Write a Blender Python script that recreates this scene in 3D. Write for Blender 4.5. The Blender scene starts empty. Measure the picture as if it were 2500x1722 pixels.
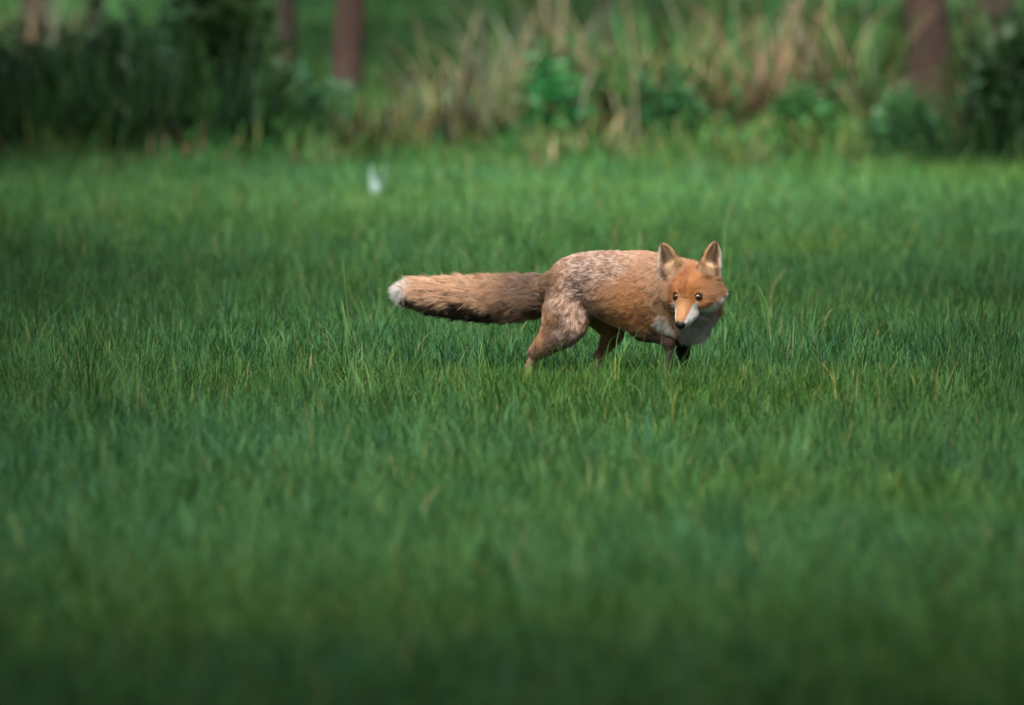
import bpy, math, random
import numpy as np
from mathutils import Vector, Matrix

R = math.radians
random.seed(7)
rng = np.random.default_rng(11)
scene = bpy.context.scene
COL = scene.collection

# ------------------------------------------------------------------ camera
CAM_H, CAM_D, PITCH_DOWN = 1.6, 34.0, R(2.607)
FPX = 400.0 / 36.0 * 2500.0                      # focal length in photo pixels
cam_d = bpy.data.cameras.new("camera")
cam = bpy.data.objects.new("camera", cam_d)
COL.objects.link(cam)
cam_d.lens, cam_d.sensor_width = 400.0, 36.0
cam_d.clip_start, cam_d.clip_end = 0.5, 4000.0
cam.location = (0, -CAM_D, CAM_H)
cam.rotation_euler = (math.pi / 2 - PITCH_DOWN, 0, 0)
cam_d.dof.use_dof = True
cam_d.dof.focus_distance = 33.9
cam_d.dof.aperture_fstop = 3.9
scene.camera = cam

# ------------------------------------------------------------------ sky, sun, exposure
SUN_EL, SUN_AZ = R(56), R(190)                   # azimuth clockwise from +Y: the sun stands behind the camera, to its left
world = bpy.data.worlds.new("World")
scene.world = world
world.use_nodes = True
wn = world.node_tree
wn.nodes.clear()
sky = wn.nodes.new("ShaderNodeTexSky")
sky.sky_type = 'NISHITA'
sky.sun_disc = False
sky.sun_elevation, sky.sun_rotation = SUN_EL, SUN_AZ
sky.air_density, sky.dust_density, sky.ozone_density = 1.0, 5.0, 0.4
bg = wn.nodes.new("ShaderNodeBackground")
bg.inputs['Strength'].default_value = 0.056
wo = wn.nodes.new("ShaderNodeOutputWorld")
wn.links.new(sky.outputs[0], bg.inputs[0])
wn.links.new(bg.outputs[0], wo.inputs[0])
sun_d = bpy.data.lights.new("sun", 'SUN')
sun_d.energy, sun_d.angle, sun_d.color = 4.4, R(32), (1.0, 0.965, 0.90)
sun = bpy.data.objects.new("sun", sun_d)
COL.objects.link(sun)
SUN_DIR = Vector((math.sin(SUN_AZ) * math.cos(SUN_EL), math.cos(SUN_AZ) * math.cos(SUN_EL), math.sin(SUN_EL)))
sun.rotation_euler = SUN_DIR.to_track_quat('Z', 'Y').to_euler()
sun.location = SUN_DIR * 60
scene.view_settings.view_transform = 'Standard'
scene.view_settings.look = 'None'
scene.view_settings.exposure = 1.82
scene.view_settings.gamma = 1.0
scene.view_settings.use_curve_mapping = False
scene.render.engine = 'CYCLES'
scene.cycles.use_denoising = True
scene.cycles.max_bounces = 5
scene.cycles.diffuse_bounces = 2
scene.cycles.transmission_bounces = 2
scene.cycles.transparent_max_bounces = 6
scene.cycles.use_adaptive_sampling = False
scene.cycles_curves.shape = 'RIBBONS'


# ------------------------------------------------------------------ helpers
def pix(px, py, y=0.0):
    """world point at depth plane Y=y that the photo shows at pixel (px, py)"""
    u, v = (px - 1250.0) / FPX, (861.0 - py) / FPX
    c, s = math.cos(PITCH_DOWN), math.sin(PITCH_DOWN)
    d = np.array([u, c + v * s, -s + v * c])
    k = (y + CAM_D) / d[1]
    return np.array([d[0] * k, y, CAM_H + d[2] * k])


def px_x(px, y):
    return (px - 1250.0) / FPX * (y + CAM_D)


GROUND_DROP = 0.034


def gh(x, y):
    """height of the meadow"""
    x, y = np.asarray(x, float), np.asarray(y, float)
    h = 0.022 * np.sin(x * 0.9 + 0.6) * np.sin(y * 0.55 + 1.0) + 0.012 * np.sin(x * 2.3 + y * 1.1 + 2.0)
    fade = np.clip((np.hypot(x - 0.3, y) - 0.6) / 1.5, 0, 1)
    return h * fade - GROUND_DROP


def tag(o, label=None, cat=None, group=None, kind=None):
    if label: o["label"] = label
    if cat: o["category"] = cat
    if group: o["group"] = group
    if kind: o["kind"] = kind
    return o


def link(o, parent=None):
    COL.objects.link(o)
    if parent is not None:
        o.parent = parent
    return o


def empty(name, loc):
    o = bpy.data.objects.new(name, None)
    o.empty_display_size = 0.1
    o.location = loc
    return link(o)


def mesh_np(name, verts, faces_flat, loop_starts, mats=(), cols=None, smooth=True, colname="tint"):
    """mesh from numpy: verts (n,3), flat loop indices, loop start of each face"""
    me = bpy.data.meshes.new(name)
    verts = np.ascontiguousarray(verts, np.float32)
    faces_flat = np.ascontiguousarray(faces_flat, np.int32)
    loop_starts = np.ascontiguousarray(loop_starts, np.int32)
    me.vertices.add(len(verts))
    me.vertices.foreach_set("co", verts.ravel())
    me.loops.add(len(faces_flat))
    me.loops.foreach_set("vertex_index", faces_flat)
    me.polygons.add(len(loop_starts))
    me.polygons.foreach_set("loop_start", loop_starts)
    me.update(calc_edges=True)
    me.validate()
    if smooth:
        me.polygons.foreach_set("use_smooth", np.ones(len(me.polygons), bool))
    if cols is not None:
        a = me.attributes.new(colname, 'FLOAT_COLOR', 'POINT')
        c4 = np.ones((len(verts), 4), np.float32)
        c4[:, :3] = cols
        a.data.foreach_set("color", c4.ravel())
    for m in mats:
        me.materials.append(m)
    return me


class NT:
    """small helper to write node materials"""
    def __init__(self, name):
        self.m = bpy.data.materials.new(name)
        self.m.use_nodes = True
        self.t = self.m.node_tree
        self.t.nodes.clear()
        self.out = self.n("ShaderNodeOutputMaterial")

    def n(self, kind, **kw):
        nd = self.t.nodes.new(kind)
        for k, v in kw.items():
            setattr(nd, k, v)
        return nd

    def l(self, a, b):
        self.t.links.new(a, b)

    def noise(self, scale, vec=None, detail=4.0, rough=0.55):
        nd = self.n("ShaderNodeTexNoise")
        nd.inputs['Scale'].default_value = scale
        nd.inputs['Detail'].default_value = detail
        nd.inputs['Roughness'].default_value = rough
        if vec is not None:
            self.l(vec, nd.inputs['Vector'])
        return nd.outputs['Fac']

    def ramp(self, fac, stops):
        nd = self.n("ShaderNodeValToRGB")
        el = nd.color_ramp.elements
        while len(el) < len(stops):
            el.new(0.5)
        for e, (p, c) in zip(el, stops):
            e.position = p
            e.color = (*c, 1) if len(c) == 3 else c
        self.l(fac, nd.inputs[0])
        return nd.outputs[0]

    def mix(self, fac, a, b, mode='MIX'):
        nd = self.n("ShaderNodeMix", data_type='RGBA', blend_type=mode)
        for sock, v in ((nd.inputs[0], fac), (nd.inputs[6], a), (nd.inputs[7], b)):
            if isinstance(v, (int, float)):
                sock.default_value = v
            elif isinstance(v, tuple):
                sock.default_value = (*v, 1)
            else:
                self.l(v, sock)
        return nd.outputs[2]

    def attr(self, name, out='Color', kind='GEOMETRY'):
        nd = self.n("ShaderNodeAttribute", attribute_name=name, attribute_type=kind)
        return nd.outputs[out]

    def principled(self, color, rough=0.6, spec=0.3, **kw):
        b = self.n("ShaderNodeBsdfPrincipled")
        if isinstance(color, tuple):
            b.inputs['Base Color'].default_value = (*color, 1)
        else:
            self.l(color, b.inputs['Base Color'])
        b.inputs['Roughness'].default_value = rough
        b.inputs['Specular IOR Level'].default_value = spec
        for k, v in kw.items():
            b.inputs[k].default_value = v
        return b

    def bump(self, height, strength, dist):
        nd = self.n("ShaderNodeBump")
        nd.inputs['Strength'].default_value = strength
        nd.inputs['Distance'].default_value = dist
        self.l(height, nd.inputs['Height'])
        return nd.outputs[0]

    def surf(self, sh):
        self.l(sh, self.out.inputs['Surface'])
        return self.m

    def leafy(self, color, rough=0.5, spec=0.35, trans=0.35, tmul=(1.15, 1.2, 0.6)):
        """thin leaf: reflects and lets light through"""
        b = self.principled(color, rough, spec)
        t = self.n("ShaderNodeBsdfTranslucent")
        self.l(self.mix(1.0, color, tmul, 'MULTIPLY'), t.inputs['Color'])
        mx = self.n("ShaderNodeMixShader")
        mx.inputs[0].default_value = trans
        self.l(b.outputs[0], mx.inputs[1])
        self.l(t.outputs[0], mx.inputs[2])
        return self.surf(mx.outputs[0])


def world_pos(nt):
    return nt.n("ShaderNodeNewGeometry").outputs['Position']


# ------------------------------------------------------------------ materials of the setting
def mat_ground():
    nt = NT("meadow_soil")
    p = world_pos(nt)
    a = nt.ramp(nt.noise(0.5, p, 6), [(0.3, (0.020, 0.055, 0.018)), (0.7, (0.040, 0.095, 0.030))])
    b = nt.ramp(nt.noise(14, p, 5), [(0.35, (0.015, 0.030, 0.010)), (0.7, (0.060, 0.100, 0.035))])
    c = nt.mix(0.5, a, b)
    bs = nt.principled(c, 0.9, 0.1)
    nt.l(nt.bump(nt.noise(30, p, 4), 0.6, 0.02), bs.inputs['Normal'])
    return nt.surf(bs.outputs[0])


def mat_grass():
    nt = NT("grass_blades")
    p = world_pos(nt)
    tint = nt.attr("tint")
    big = nt.ramp(nt.noise(0.30, p, 2, 0.5), [(0.36, (0.86, 0.96, 1.12)), (0.50, (1.0, 1.0, 1.0)), (0.66, (1.18, 1.06, 0.75))])
    c = nt.mix(1.0, tint, big, 'MULTIPLY')
    return nt.leafy(c, 0.50, 0.12, 0.36, (0.95, 1.15, 0.60))


def mat_dry():
    nt = NT("tall_verge_grass")
    tint = nt.attr("tint")
    var = nt.ramp(nt.noise(2.0, world_pos(nt), 3), [(0.3, (0.75, 0.75, 0.75)), (0.7, (1.15, 1.12, 1.05))])
    return nt.leafy(nt.mix(1.0, tint, var, 'MULTIPLY'), 0.6, 0.15, 0.18, (1.0, 1.0, 0.8))


def mat_leaf(name, lo, hi, trans=0.3):
    nt = NT(name)
    tint = nt.attr("tint")
    v = nt.ramp(nt.noise(3.0, world_pos(nt), 3), [(0.3, lo), (0.72, hi)])
    return nt.leafy(nt.mix(1.0, v, tint, 'MULTIPLY'), 0.5, 0.3, trans)


def mat_bark(name, lo, hi):
    nt = NT(name)
    tc = nt.n("ShaderNodeTexCoord").outputs['Object']
    mp = nt.n("ShaderNodeMapping")
    mp.inputs['Scale'].default_value = (14, 14, 2.2)
    nt.l(tc, mp.inputs['Vector'])
    f = nt.noise(2.2, mp.outputs[0], 8, 0.65)
    bs = nt.principled(nt.ramp(f, [(0.3, lo), (0.7, hi)]), 0.85, 0.15)
    nt.l(nt.bump(f, 0.9, 0.03), bs.inputs['Normal'])
    return nt.surf(bs.outputs[0])


M_ground, M_grass, M_dry = mat_ground(), mat_grass(), mat_dry()
M_bark_red = mat_bark("bark_reddish_brown", (0.020, 0.013, 0.011), (0.070, 0.041, 0.034))
M_bark_dark = mat_bark("bark_dark", (0.022, 0.018, 0.014), (0.075, 0.058, 0.045))
M_bark_grey = mat_bark("bark_grey", (0.03, 0.028, 0.027), (0.09, 0.08, 0.077))
M_leaf_tree = mat_leaf("tree_leaves", (0.030, 0.075, 0.018), (0.075, 0.150, 0.035))
M_leaf_dark = mat_leaf("dark_shrub_leaves", (0.022, 0.058, 0.026), (0.058, 0.125, 0.050), 0.35)

# ------------------------------------------------------------------ ground
def build_ground():
    xs = np.concatenate([-np.geomspace(2000, 16, 14), np.arange(-15, 15.01, 0.5), np.geomspace(16, 2000, 14)])
    ys = np.concatenate([-np.geomspace(2000, 40, 12), np.arange(-38, 44.01, 0.5), np.geomspace(46, 2500, 18)])
    X, Y = np.meshgrid(xs, ys, indexing='ij')
    v = np.stack([X, Y, gh(X, Y)], -1).reshape(-1, 3)
    nx, ny = len(xs), len(ys)
    i, j = np.meshgrid(np.arange(nx - 1), np.arange(ny - 1), indexing='ij')
    a = (i * ny + j).ravel()
    f = np.stack([a, a + ny, a + ny + 1, a + 1], -1)
    me = mesh_np("ground", v, f.ravel(), np.arange(len(f)) * 4, (M_ground,))
    o = link(bpy.data.objects.new("ground", me))
    tag(o, "dark damp soil under the meadow grass", kind="structure")


build_ground()


# ------------------------------------------------------------------ blades
def blades(base, height, width, az, lean, curl, tint_lo, tint_hi, seg=3, droop=0.0):
    """(verts, faces, starts, cols) of curved tapering grass blades, all arguments per blade"""
    n = len(base)
    t = np.linspace(0, 1, seg + 1)
    d = np.stack([np.cos(az), np.sin(az)], -1)
    side = np.stack([-np.sin(az), np.cos(az), np.zeros(n)], -1)
    ang = lean[:, None] + curl[:, None] * t[None] ** 1.5
    st = height[:, None] / seg
    dx = np.concatenate([np.zeros((n, 1)), np.cumsum(np.sin(ang[:, 1:]) * st, 1)], 1)
    dz = np.concatenate([np.zeros((n, 1)), np.cumsum(np.cos(ang[:, 1:]) * st, 1)], 1)
    c = np.zeros((n, seg + 1, 3))
    c[..., :2] = base[:, None, :2] + d[:, None] * dx[..., None]
    c[..., 2] = base[:, None, 2] + dz
    w = width[:, None] * 0.5 * (1 - t[None] ** 2.2)
    L = c[:, :seg] - side[:, None] * w[:, :seg, None]
    Rr = c[:, :seg] + side[:, None] * w[:, :seg, None]
    vp = 2 * seg + 1
    V = np.empty((n, vp, 3))
    V[:, 0:2 * seg:2], V[:, 1:2 * seg:2], V[:, -1] = L, Rr, c[:, -1]
    C = np.empty((n, vp, 3))
    for k in range(seg):
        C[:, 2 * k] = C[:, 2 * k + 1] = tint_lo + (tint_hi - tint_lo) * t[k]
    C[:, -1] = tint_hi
    quad = []
    for k in range(seg - 1):
        quad.append([2 * k, 2 * k + 1, 2 * k + 3, 2 * k + 2])
    tri = [2 * seg - 2, 2 * seg - 1, 2 * seg]
    flat = np.array(sum(quad, []) + tri)
    lens = [4] * (seg - 1) + [3]
    off = np.arange(n)[:, None] * vp
    F = (flat[None] + off).ravel()
    ls = np.concatenate([[0], np.cumsum(lens)[:-1]])
    S = (ls[None] + np.arange(n)[:, None] * len(flat)).ravel()
    return V.reshape(-1, 3), F, S, C.reshape(-1, 3)


def sstep(a, b, x):
    t = np.clip((x - a) / (b - a), 0, 1)
    return t * t * (3 - 2 * t)


def vnoise(P, scale, seed=0):
    """smooth value noise in 0..1 (n,3)"""
    P = np.asarray(P) * scale + seed * 17.3
    i = np.floor(P).astype(np.int64)
    f = P - i
    f = f * f * (3 - 2 * f)

    def hsh(x, y, z):
        v = (x * 374761393 + y * 668265263 + z * 2147483647 + seed * 974711) & 0xFFFFFFFF
        v = ((v ^ (v >> 13)) * 1274126177) & 0xFFFFFFFF
        return ((v ^ (v >> 16)) & 0xFFFF) / 65535.0
    r = 0
    for a in (0, 1):
        for b in (0, 1):
            for c in (0, 1):
                w = (f[:, 0] if a else 1 - f[:, 0]) * (f[:, 1] if b else 1 - f[:, 1]) * (f[:, 2] if c else 1 - f[:, 2])
                r = r + w * hsh(i[:, 0] + a, i[:, 1] + b, i[:, 2] + c)
    return r


def lerp(a, b, t):
    a, b = np.asarray(a, float), np.asarray(b, float)
    return a + (b - a) * t


def disc(n, r, power=0.5):
    a = rng.uniform(0, 2 * np.pi, n)
    q = r * rng.uniform(0, 1, n) ** power
    return np.stack([np.cos(a) * q, np.sin(a) * q, np.zeros(n)], -1)


def lawn_patch(name, ntuft, per, rad, length, width, straw=0.018, tall=5):
    """a disc of grass tufts; the blades of one tuft share colour, lean and vigour"""
    tc = disc(ntuft, rad)
    tl = rng.lognormal(0, 0.26, ntuft)
    ta, tlean = rng.uniform(0, 2 * np.pi, ntuft), np.abs(rng.normal(0, 0.30, ntuft))
    tg, tb = rng.uniform(0, 1, ntuft), rng.uniform(0.60, 1.35, ntuft)
    teal = rng.uniform(0, 1, ntuft)
    if tall:
        tl[:tall] *= rng.uniform(1.4, 1.9, tall)
        tb[:tall] *= 1.2
    k = np.repeat(np.arange(ntuft), per)
    n = len(k)
    b = tc[k] + disc(n, 0.022)
    b[:, 2] = -0.008
    h = length * tl[k] * rng.lognormal(-0.04, 0.30, n)
    az = np.where(rng.uniform(0, 1, n) < 0.55, ta[k] + rng.normal(0, 0.7, n), rng.uniform(0, 2 * np.pi, n))
    lean = tlean[k] * 0.9 + rng.normal(0.14, 0.32, n)
    g = np.clip(tg[k] + rng.normal(0, 0.22, n), 0, 1)[:, None]
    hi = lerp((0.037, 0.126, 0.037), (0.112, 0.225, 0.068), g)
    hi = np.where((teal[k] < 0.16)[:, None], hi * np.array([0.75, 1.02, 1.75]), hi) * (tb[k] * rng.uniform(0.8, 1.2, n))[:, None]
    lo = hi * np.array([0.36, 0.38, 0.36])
    st = rng.uniform(0, 1, n) < straw
    hi[st] = lerp((0.26, 0.22, 0.07), (0.34, 0.30, 0.14), rng.uniform(0, 1, (st.sum(), 1)))
    lo[st] = hi[st] * 0.6
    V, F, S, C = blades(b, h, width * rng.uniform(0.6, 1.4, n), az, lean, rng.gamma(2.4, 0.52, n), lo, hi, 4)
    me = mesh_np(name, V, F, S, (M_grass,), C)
    return bpy.data.objects.new(name, me)


def scatter(name, coll, pts, nvar, smin, smax, label, seed=1, grow=None):
    """one object that instances the members of coll on its points"""
    r = np.random.default_rng(seed)
    me = bpy.data.meshes.new(name)
    me.vertices.add(len(pts))
    me.vertices.foreach_set("co", np.ascontiguousarray(pts, np.float32).ravel())
    n = len(pts)
    for nm, ty, val in (("variant", 'INT', r.integers(0, nvar, n)), ("turn", 'FLOAT', r.uniform(0, 2 * np.pi, n)),
                        ("grow", 'FLOAT', r.uniform(smin, smax, n) * (1.0 if grow is None else grow))):
        a = me.attributes.new(nm, ty, 'POINT')
        a.data.foreach_set("value", val.astype(np.int32 if ty == 'INT' else np.float32))
    o = link(bpy.data.objects.new(name, me))
    ng = bpy.data.node_groups.new(name + "_scatter", 'GeometryNodeTree')
    ng.interface.new_socket("Geometry", in_out='INPUT', socket_type='NodeSocketGeometry')
    ng.interface.new_socket("Geometry", in_out='OUTPUT', socket_type='NodeSocketGeometry')
    N = ng.nodes.new
    gi, go = N('NodeGroupInput'), N('NodeGroupOutput')
    iop, ci = N('GeometryNodeInstanceOnPoints'), N('GeometryNodeCollectionInfo')
    ci.inputs['Collection'].default_value = coll
    ci.inputs['Separate Children'].default_value = True
    ci.inputs['Reset Children'].default_value = True
    iop.inputs['Pick Instance'].default_value = True

    def attr(nm, ty):
        x = N('GeometryNodeInputNamedAttribute')
        x.data_type = ty
        x.inputs['Name'].default_value = nm
        return x.outputs['Attribute']
    cx = N('ShaderNodeCombineXYZ')
    L = ng.links.new
    L(gi.outputs[0], iop.inputs['Points'])
    L(ci.outputs[0], iop.inputs['Instance'])
    L(attr("variant", 'INT'), iop.inputs['Instance Index'])
    L(attr("turn", 'FLOAT'), cx.inputs['Z'])
    e2r = N('FunctionNodeEulerToRotation')
    L(cx.outputs[0], e2r.inputs[0])
    L(e2r.outputs[0], iop.inputs['Rotation'])
    L(attr("grow", 'FLOAT'), iop.inputs['Scale'])
    L(iop.outputs[0], go.inputs[0])
    md = o.modifiers.new("scatter", 'NODES')
    md.node_group = ng
    me.materials.append(M_grass)
    tag(o, label, kind="stuff")
    return o


def wedge_points(y0, y1, dens, pad, slope=0.052):
    """jittered points in the wedge the lens takes in, with room to both sides"""
    hw, st = pad + slope * (y1 + CAM_D), 1 / math.sqrt(dens)
    x, y = np.meshgrid(np.arange(-hw, hw, st), np.arange(y0, y1, st))
    x = x.ravel() + rng.uniform(-0.45, 0.45, x.size) * st
    y = y.ravel() + rng.uniform(-0.45, 0.45, y.size) * st
    k = np.abs(x) < pad + slope * (y + CAM_D)
    x, y = x[k], y[k]
    return np.stack([x, y, gh(x, y)], -1)


def build_meadow():
    near = bpy.data.collections.new("lawn_patches")
    for k in range(12):
        near.objects.link(lawn_patch(f"lawn_patch_{k:02d}", 300, 13, 0.46, 0.074, 0.0032))
    pts = wedge_points(-20, 22.4, 3.4, 1.3, 0.078)
    scatter("meadow_grass", near, pts, 12, 0.85, 1.2, "short lush green grass covering the meadow around the fox", 3,
            1 - 0.36 * np.exp(-((pts[:, 0] - 0.25) / 0.55) ** 2 - ((pts[:, 1] + 0.35) / 0.75) ** 2))
    far = bpy.data.collections.new("far_lawn_patches")
    for k in range(5):
        far.objects.link(lawn_patch(f"far_lawn_patch_{k:02d}", 170, 10, 0.8, 0.16, 0.012, 0.0, 0))
    pts = wedge_points(30, 100, 1.2, 2.0, 0.085)
    scatter("far_meadow_grass", far, pts, 5, 0.8, 1.3, "bright green grass of the meadow beyond the trees", 4)


build_meadow()

# ------------------------------------------------------------------ the rough verge behind the meadow
def ground_at(px, y):
    x = px_x(px, y)
    return np.array([x, y, float(gh(x, y))])


VB = 3.4                                           # how much nearer the whole verge stands


PAL = dict(
    straw=((0.085, 0.075, 0.035), (0.265, 0.230, 0.130)),
    grey=((0.07, 0.066, 0.05), (0.20, 0.190, 0.150)),
    green=((0.014, 0.055, 0.012), (0.065, 0.190, 0.040)),
    vivid=((0.012, 0.085, 0.028), (0.035, 0.235, 0.080)),
    olive=((0.050, 0.065, 0.018), (0.165, 0.185, 0.055)),
    brown=((0.050, 0.030, 0.015), (0.170, 0.100, 0.055)),
    red=((0.095, 0.050, 0.038), (0.330, 0.180, 0.135)),
    dark=((0.012, 0.034, 0.016), (0.036, 0.090, 0.040)),
)


def tuft_data(r, n, height, rad, pal, spread=0.35, curl=1.1, width=0.016, az0=None):
    """tall blades that spring from one crown and arch over"""
    b = np.stack([r.normal(0, rad * 0.5, n), r.normal(0, rad * 0.5, n), np.full(n, -0.02)], -1)
    h = height * (0.45 + 0.65 * r.uniform(0, 1, n) ** 0.8)
    az = np.arctan2(b[:, 1], b[:, 0]) + r.normal(0, 0.9, n)
    if az0 is not None:
        az = np.where(r.uniform(0, 1, n) < 0.6, az0 + r.normal(0, 0.5, n), az)
    keys = list(pal)
    which = r.integers(0, len(keys), n)
    A = np.array([PAL[k][0] for k in keys])[which]
    B = np.array([PAL[k][1] for k in keys])[which]
    v = r.uniform(0.5, 1.2, n)[:, None]
    return blades(b, h, width * r.uniform(0.5, 1.5, n), az, np.abs(r.normal(0.10, spread * 1.35, n)), r.gamma(1.6, curl / 1.6 * 1.35, n), A * v, B * v, 5)


def clump(name, label, cat, px, y, height, rad, n, pal, seed, **kw):
    V, F, St, C = tuft_data(np.random.default_rng(seed), (int(n * 0.75) if y > 20 else n), height * (1.8 if y > 20 else 1), rad, pal, **kw)
    o = bpy.data.objects.new(name, mesh_np(name, V, F, St, (M_dry,), C))
    o.location = ground_at(px, y - (VB if y > 20 else 0))
    link(o)
    return tag(o, label, cat, "clumps of rough growth along the verge")


def leaves_np(r, centers, dirs, size, tints, fold=0.25):
    """pointed leaves: two triangles folded along the midrib, one leaf per centre"""
    n = len(centers)
    d = dirs / (np.linalg.norm(dirs, axis=1, keepdims=True) + 1e-9)
    up = r.normal(0, 1, (n, 3)); up[:, 2] += 1.2
    side = np.cross(d, up)
    side /= np.linalg.norm(side, axis=1, keepdims=True) + 1e-9
    nn = np.cross(side, d)
    L, W = size[:, None], size[:, None] * 0.36
    v = np.stack([centers, centers + d * L * 0.45 + side * W + nn * W * fold, centers + d * L, centers + d * L * 0.45 - side * W + nn * W * fold], 1)
    f = np.array([0, 1, 2, 0, 2, 3])[None] + np.arange(n)[:, None] * 4
    return v.reshape(-1, 3), f.ravel(), np.arange(2 * n) * 3, np.repeat(tints, 4, 0)


def tube(path, radii, sides=8):
    path, radii = np.asarray(path, float), np.asarray(radii, float)
    n = len(path)
    V, F = [], []
    for i in range(n):
        t = path[min(i + 1, n - 1)] - path[max(i - 1, 0)]
        t /= np.linalg.norm(t)
        a = np.cross(t, [0, 1, 0.1]); a /= np.linalg.norm(a)
        b = np.cross(t, a)
        for j in range(sides):
            ph = 2 * math.pi * j / sides
            V.append(path[i] + (a * math.cos(ph) + b * math.sin(ph)) * radii[i])
    for i in range(n - 1):
        for j in range(sides):
            F.append([i * sides + j, i * sides + (j + 1) % sides, (i + 1) * sides + (j + 1) % sides, (i + 1) * sides + j])
    V.append(path[-1])
    return np.array(V), np.array(F)


def tubes_mesh(name, list_of, mat, sides=8):
    V, F, o = [], [], 0
    for p, rr in list_of:
        v, f = tube(p, rr, sides)
        V.append(v); F.append(f + o); o += len(v)
    V, F = np.concatenate(V), np.concatenate(F)
    return mesh_np(name, V, F.ravel(), np.arange(len(F)) * 4, (mat,))


def wander(r, a, b, n, amp):
    t = np.linspace(0, 1, n)[:, None]
    p = np.asarray(a) * (1 - t) + np.asarray(b) * t
    j = r.normal(0, amp, (n, 3)); j[0] = 0
    return p + j


def shrub(name, label, px, y, height, width, nleaf, seed, mat, shape='dome', leaf=0.06, tint=(1, 1, 1)):
    height *= 1.3
    r = np.random.default_rng(seed)
    root = empty(name, ground_at(px, y - VB - 0.3 - 0.9 * math.sin(px * 0.013)))
    tag(root, label, "shrub", "shrubs along the verge")
    stems, cs, ds = [], [], []
    nst = 26
    for k in range(nst):
        a = r.uniform(0, 2 * np.pi)
        q = math.sqrt(r.uniform(0, 1)) * width * 0.5
        hh = height * (1 - 0.55 * (q / (width * 0.5)) ** 2 if shape == 'dome' else 1 - 0.85 * q / (width * 0.5)) * r.uniform(0.8, 1.1)
        b = np.array([math.cos(a) * q * 0.3, math.sin(a) * q * 0.3, -0.02])
        e = np.array([math.cos(a) * q, math.sin(a) * q, hh])
        p = wander(r, b, e, 7, 0.012)
        stems.append((p, np.linspace(0.010, 0.003, 7)))
        m = nleaf // nst
        t = r.uniform(0.0, 1, m) ** 0.8
        i = np.clip((t * 6).astype(int), 0, 5)
        c = p[i] + (p[i + 1] - p[i]) * (t * 6 - i)[:, None]
        out = r.normal(0, 1, (m, 3)); out[:, 2] += 0.3
        out /= np.linalg.norm(out, axis=1, keepdims=True)
        c = c + out * (r.uniform(0, 1, m) ** 0.6 * width * 0.17)[:, None]
        c[:, 2] = np.maximum(c[:, 2], 0.01)
        cs.append(c); ds.append(out + r.normal(0, 0.5, (m, 3)))
    link(bpy.data.objects.new("stem", tubes_mesh("stem", stems, M_bark_dark, 5)), root)
    cs, ds = np.concatenate(cs), np.concatenate(ds)
    cl = 0.7 + 0.6 * r.uniform(0, 1, len(cs))
    V, F, St, C = leaves_np(r, cs, ds, leaf * r.uniform(0.6, 1.4, len(cs)), cl[:, None] * np.array(tint)[None])
    link(bpy.data.objects.new("foliage", mesh_np("foliage", V, F, St, (mat,), C, smooth=False)), root)
    return root


def weed(name, label, px, y, height, width, n, seed, tint):
    """leafy upright weed: stems with paired leaves"""
    height *= 1.3
    r = np.random.default_rng(seed)
    root = empty(name, ground_at(px, y - VB))
    tag(root, label, "weed", "leafy weeds along the verge")
    stems, cs, ds, sz = [], [], [], []
    for k in range(n):
        b = np.array([r.normal(0, width * 0.3), r.normal(0, width * 0.3), -0.02])
        e = b + np.array([r.normal(0, 0.05), r.normal(0, 0.05), height * r.uniform(0.6, 1.1)])
        p = wander(r, b, e, 8, 0.006)
        stems.append((p, np.linspace(0.005, 0.002, 8)))
        for i in range(1, 8):
            for s_ in range(4):
                a = r.uniform(0, 2 * np.pi)
                cs.append(p[i]); ds.append([math.cos(a), math.sin(a), r.uniform(-0.3, 0.5)]); sz.append(0.10 * (1.15 - i / 9))
    link(bpy.data.objects.new("stem", tubes_mesh("stem", stems, M_weed, 5)), root)
    cs, ds, sz = np.array(cs), np.array(ds), np.array(sz) * r.uniform(0.7, 1.3, len(cs))
    V, F, St, C = leaves_np(r, cs, ds, sz, np.array(tint)[None] * (0.7 + 0.6 * r.uniform(0, 1, (len(cs), 1))))
    link(bpy.data.objects.new("foliage", mesh_np("foliage", V, F, St, (M_weed,), C, smooth=False)), root)


M_weed = mat_leaf("weed_leaves", (0.8, 0.8, 0.8), (1.1, 1.1, 1.0), 0.35)
CROWNS = {}


def crown_mesh(kind, mat, nleaf=9000):
    """unit crown (radius about 1) of leaf clumps with gaps between them"""
    if kind in CROWNS:
        return CROWNS[kind]
    r = np.random.default_rng(40 + kind)
    cen = r.normal(0, 1, (46, 3))
    cen /= np.linalg.norm(cen, axis=1, keepdims=True)
    cen *= (r.uniform(0.25, 0.92, 46) ** 0.7)[:, None]
    cen[:, 2] *= 0.75
    which = r.integers(0, 46, nleaf)
    out = r.normal(0, 1, (nleaf, 3))
    out /= np.linalg.norm(out, axis=1, keepdims=True)
    c = cen[which] + out * (r.uniform(0, 1, nleaf) ** 0.5 * 0.26)[:, None]
    V, F, St, C = leaves_np(r, c, out + r.normal(0, 0.6, (nleaf, 3)), 0.075 * r.uniform(0.6, 1.4, nleaf), 0.75 + 0.5 * r.uniform(0, 1, (nleaf, 1)) * np.ones((1, 3)))
    CROWNS[kind] = mesh_np("crown", V, F, St, (mat,), C, smooth=False)
    return CROWNS[kind]


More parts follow.
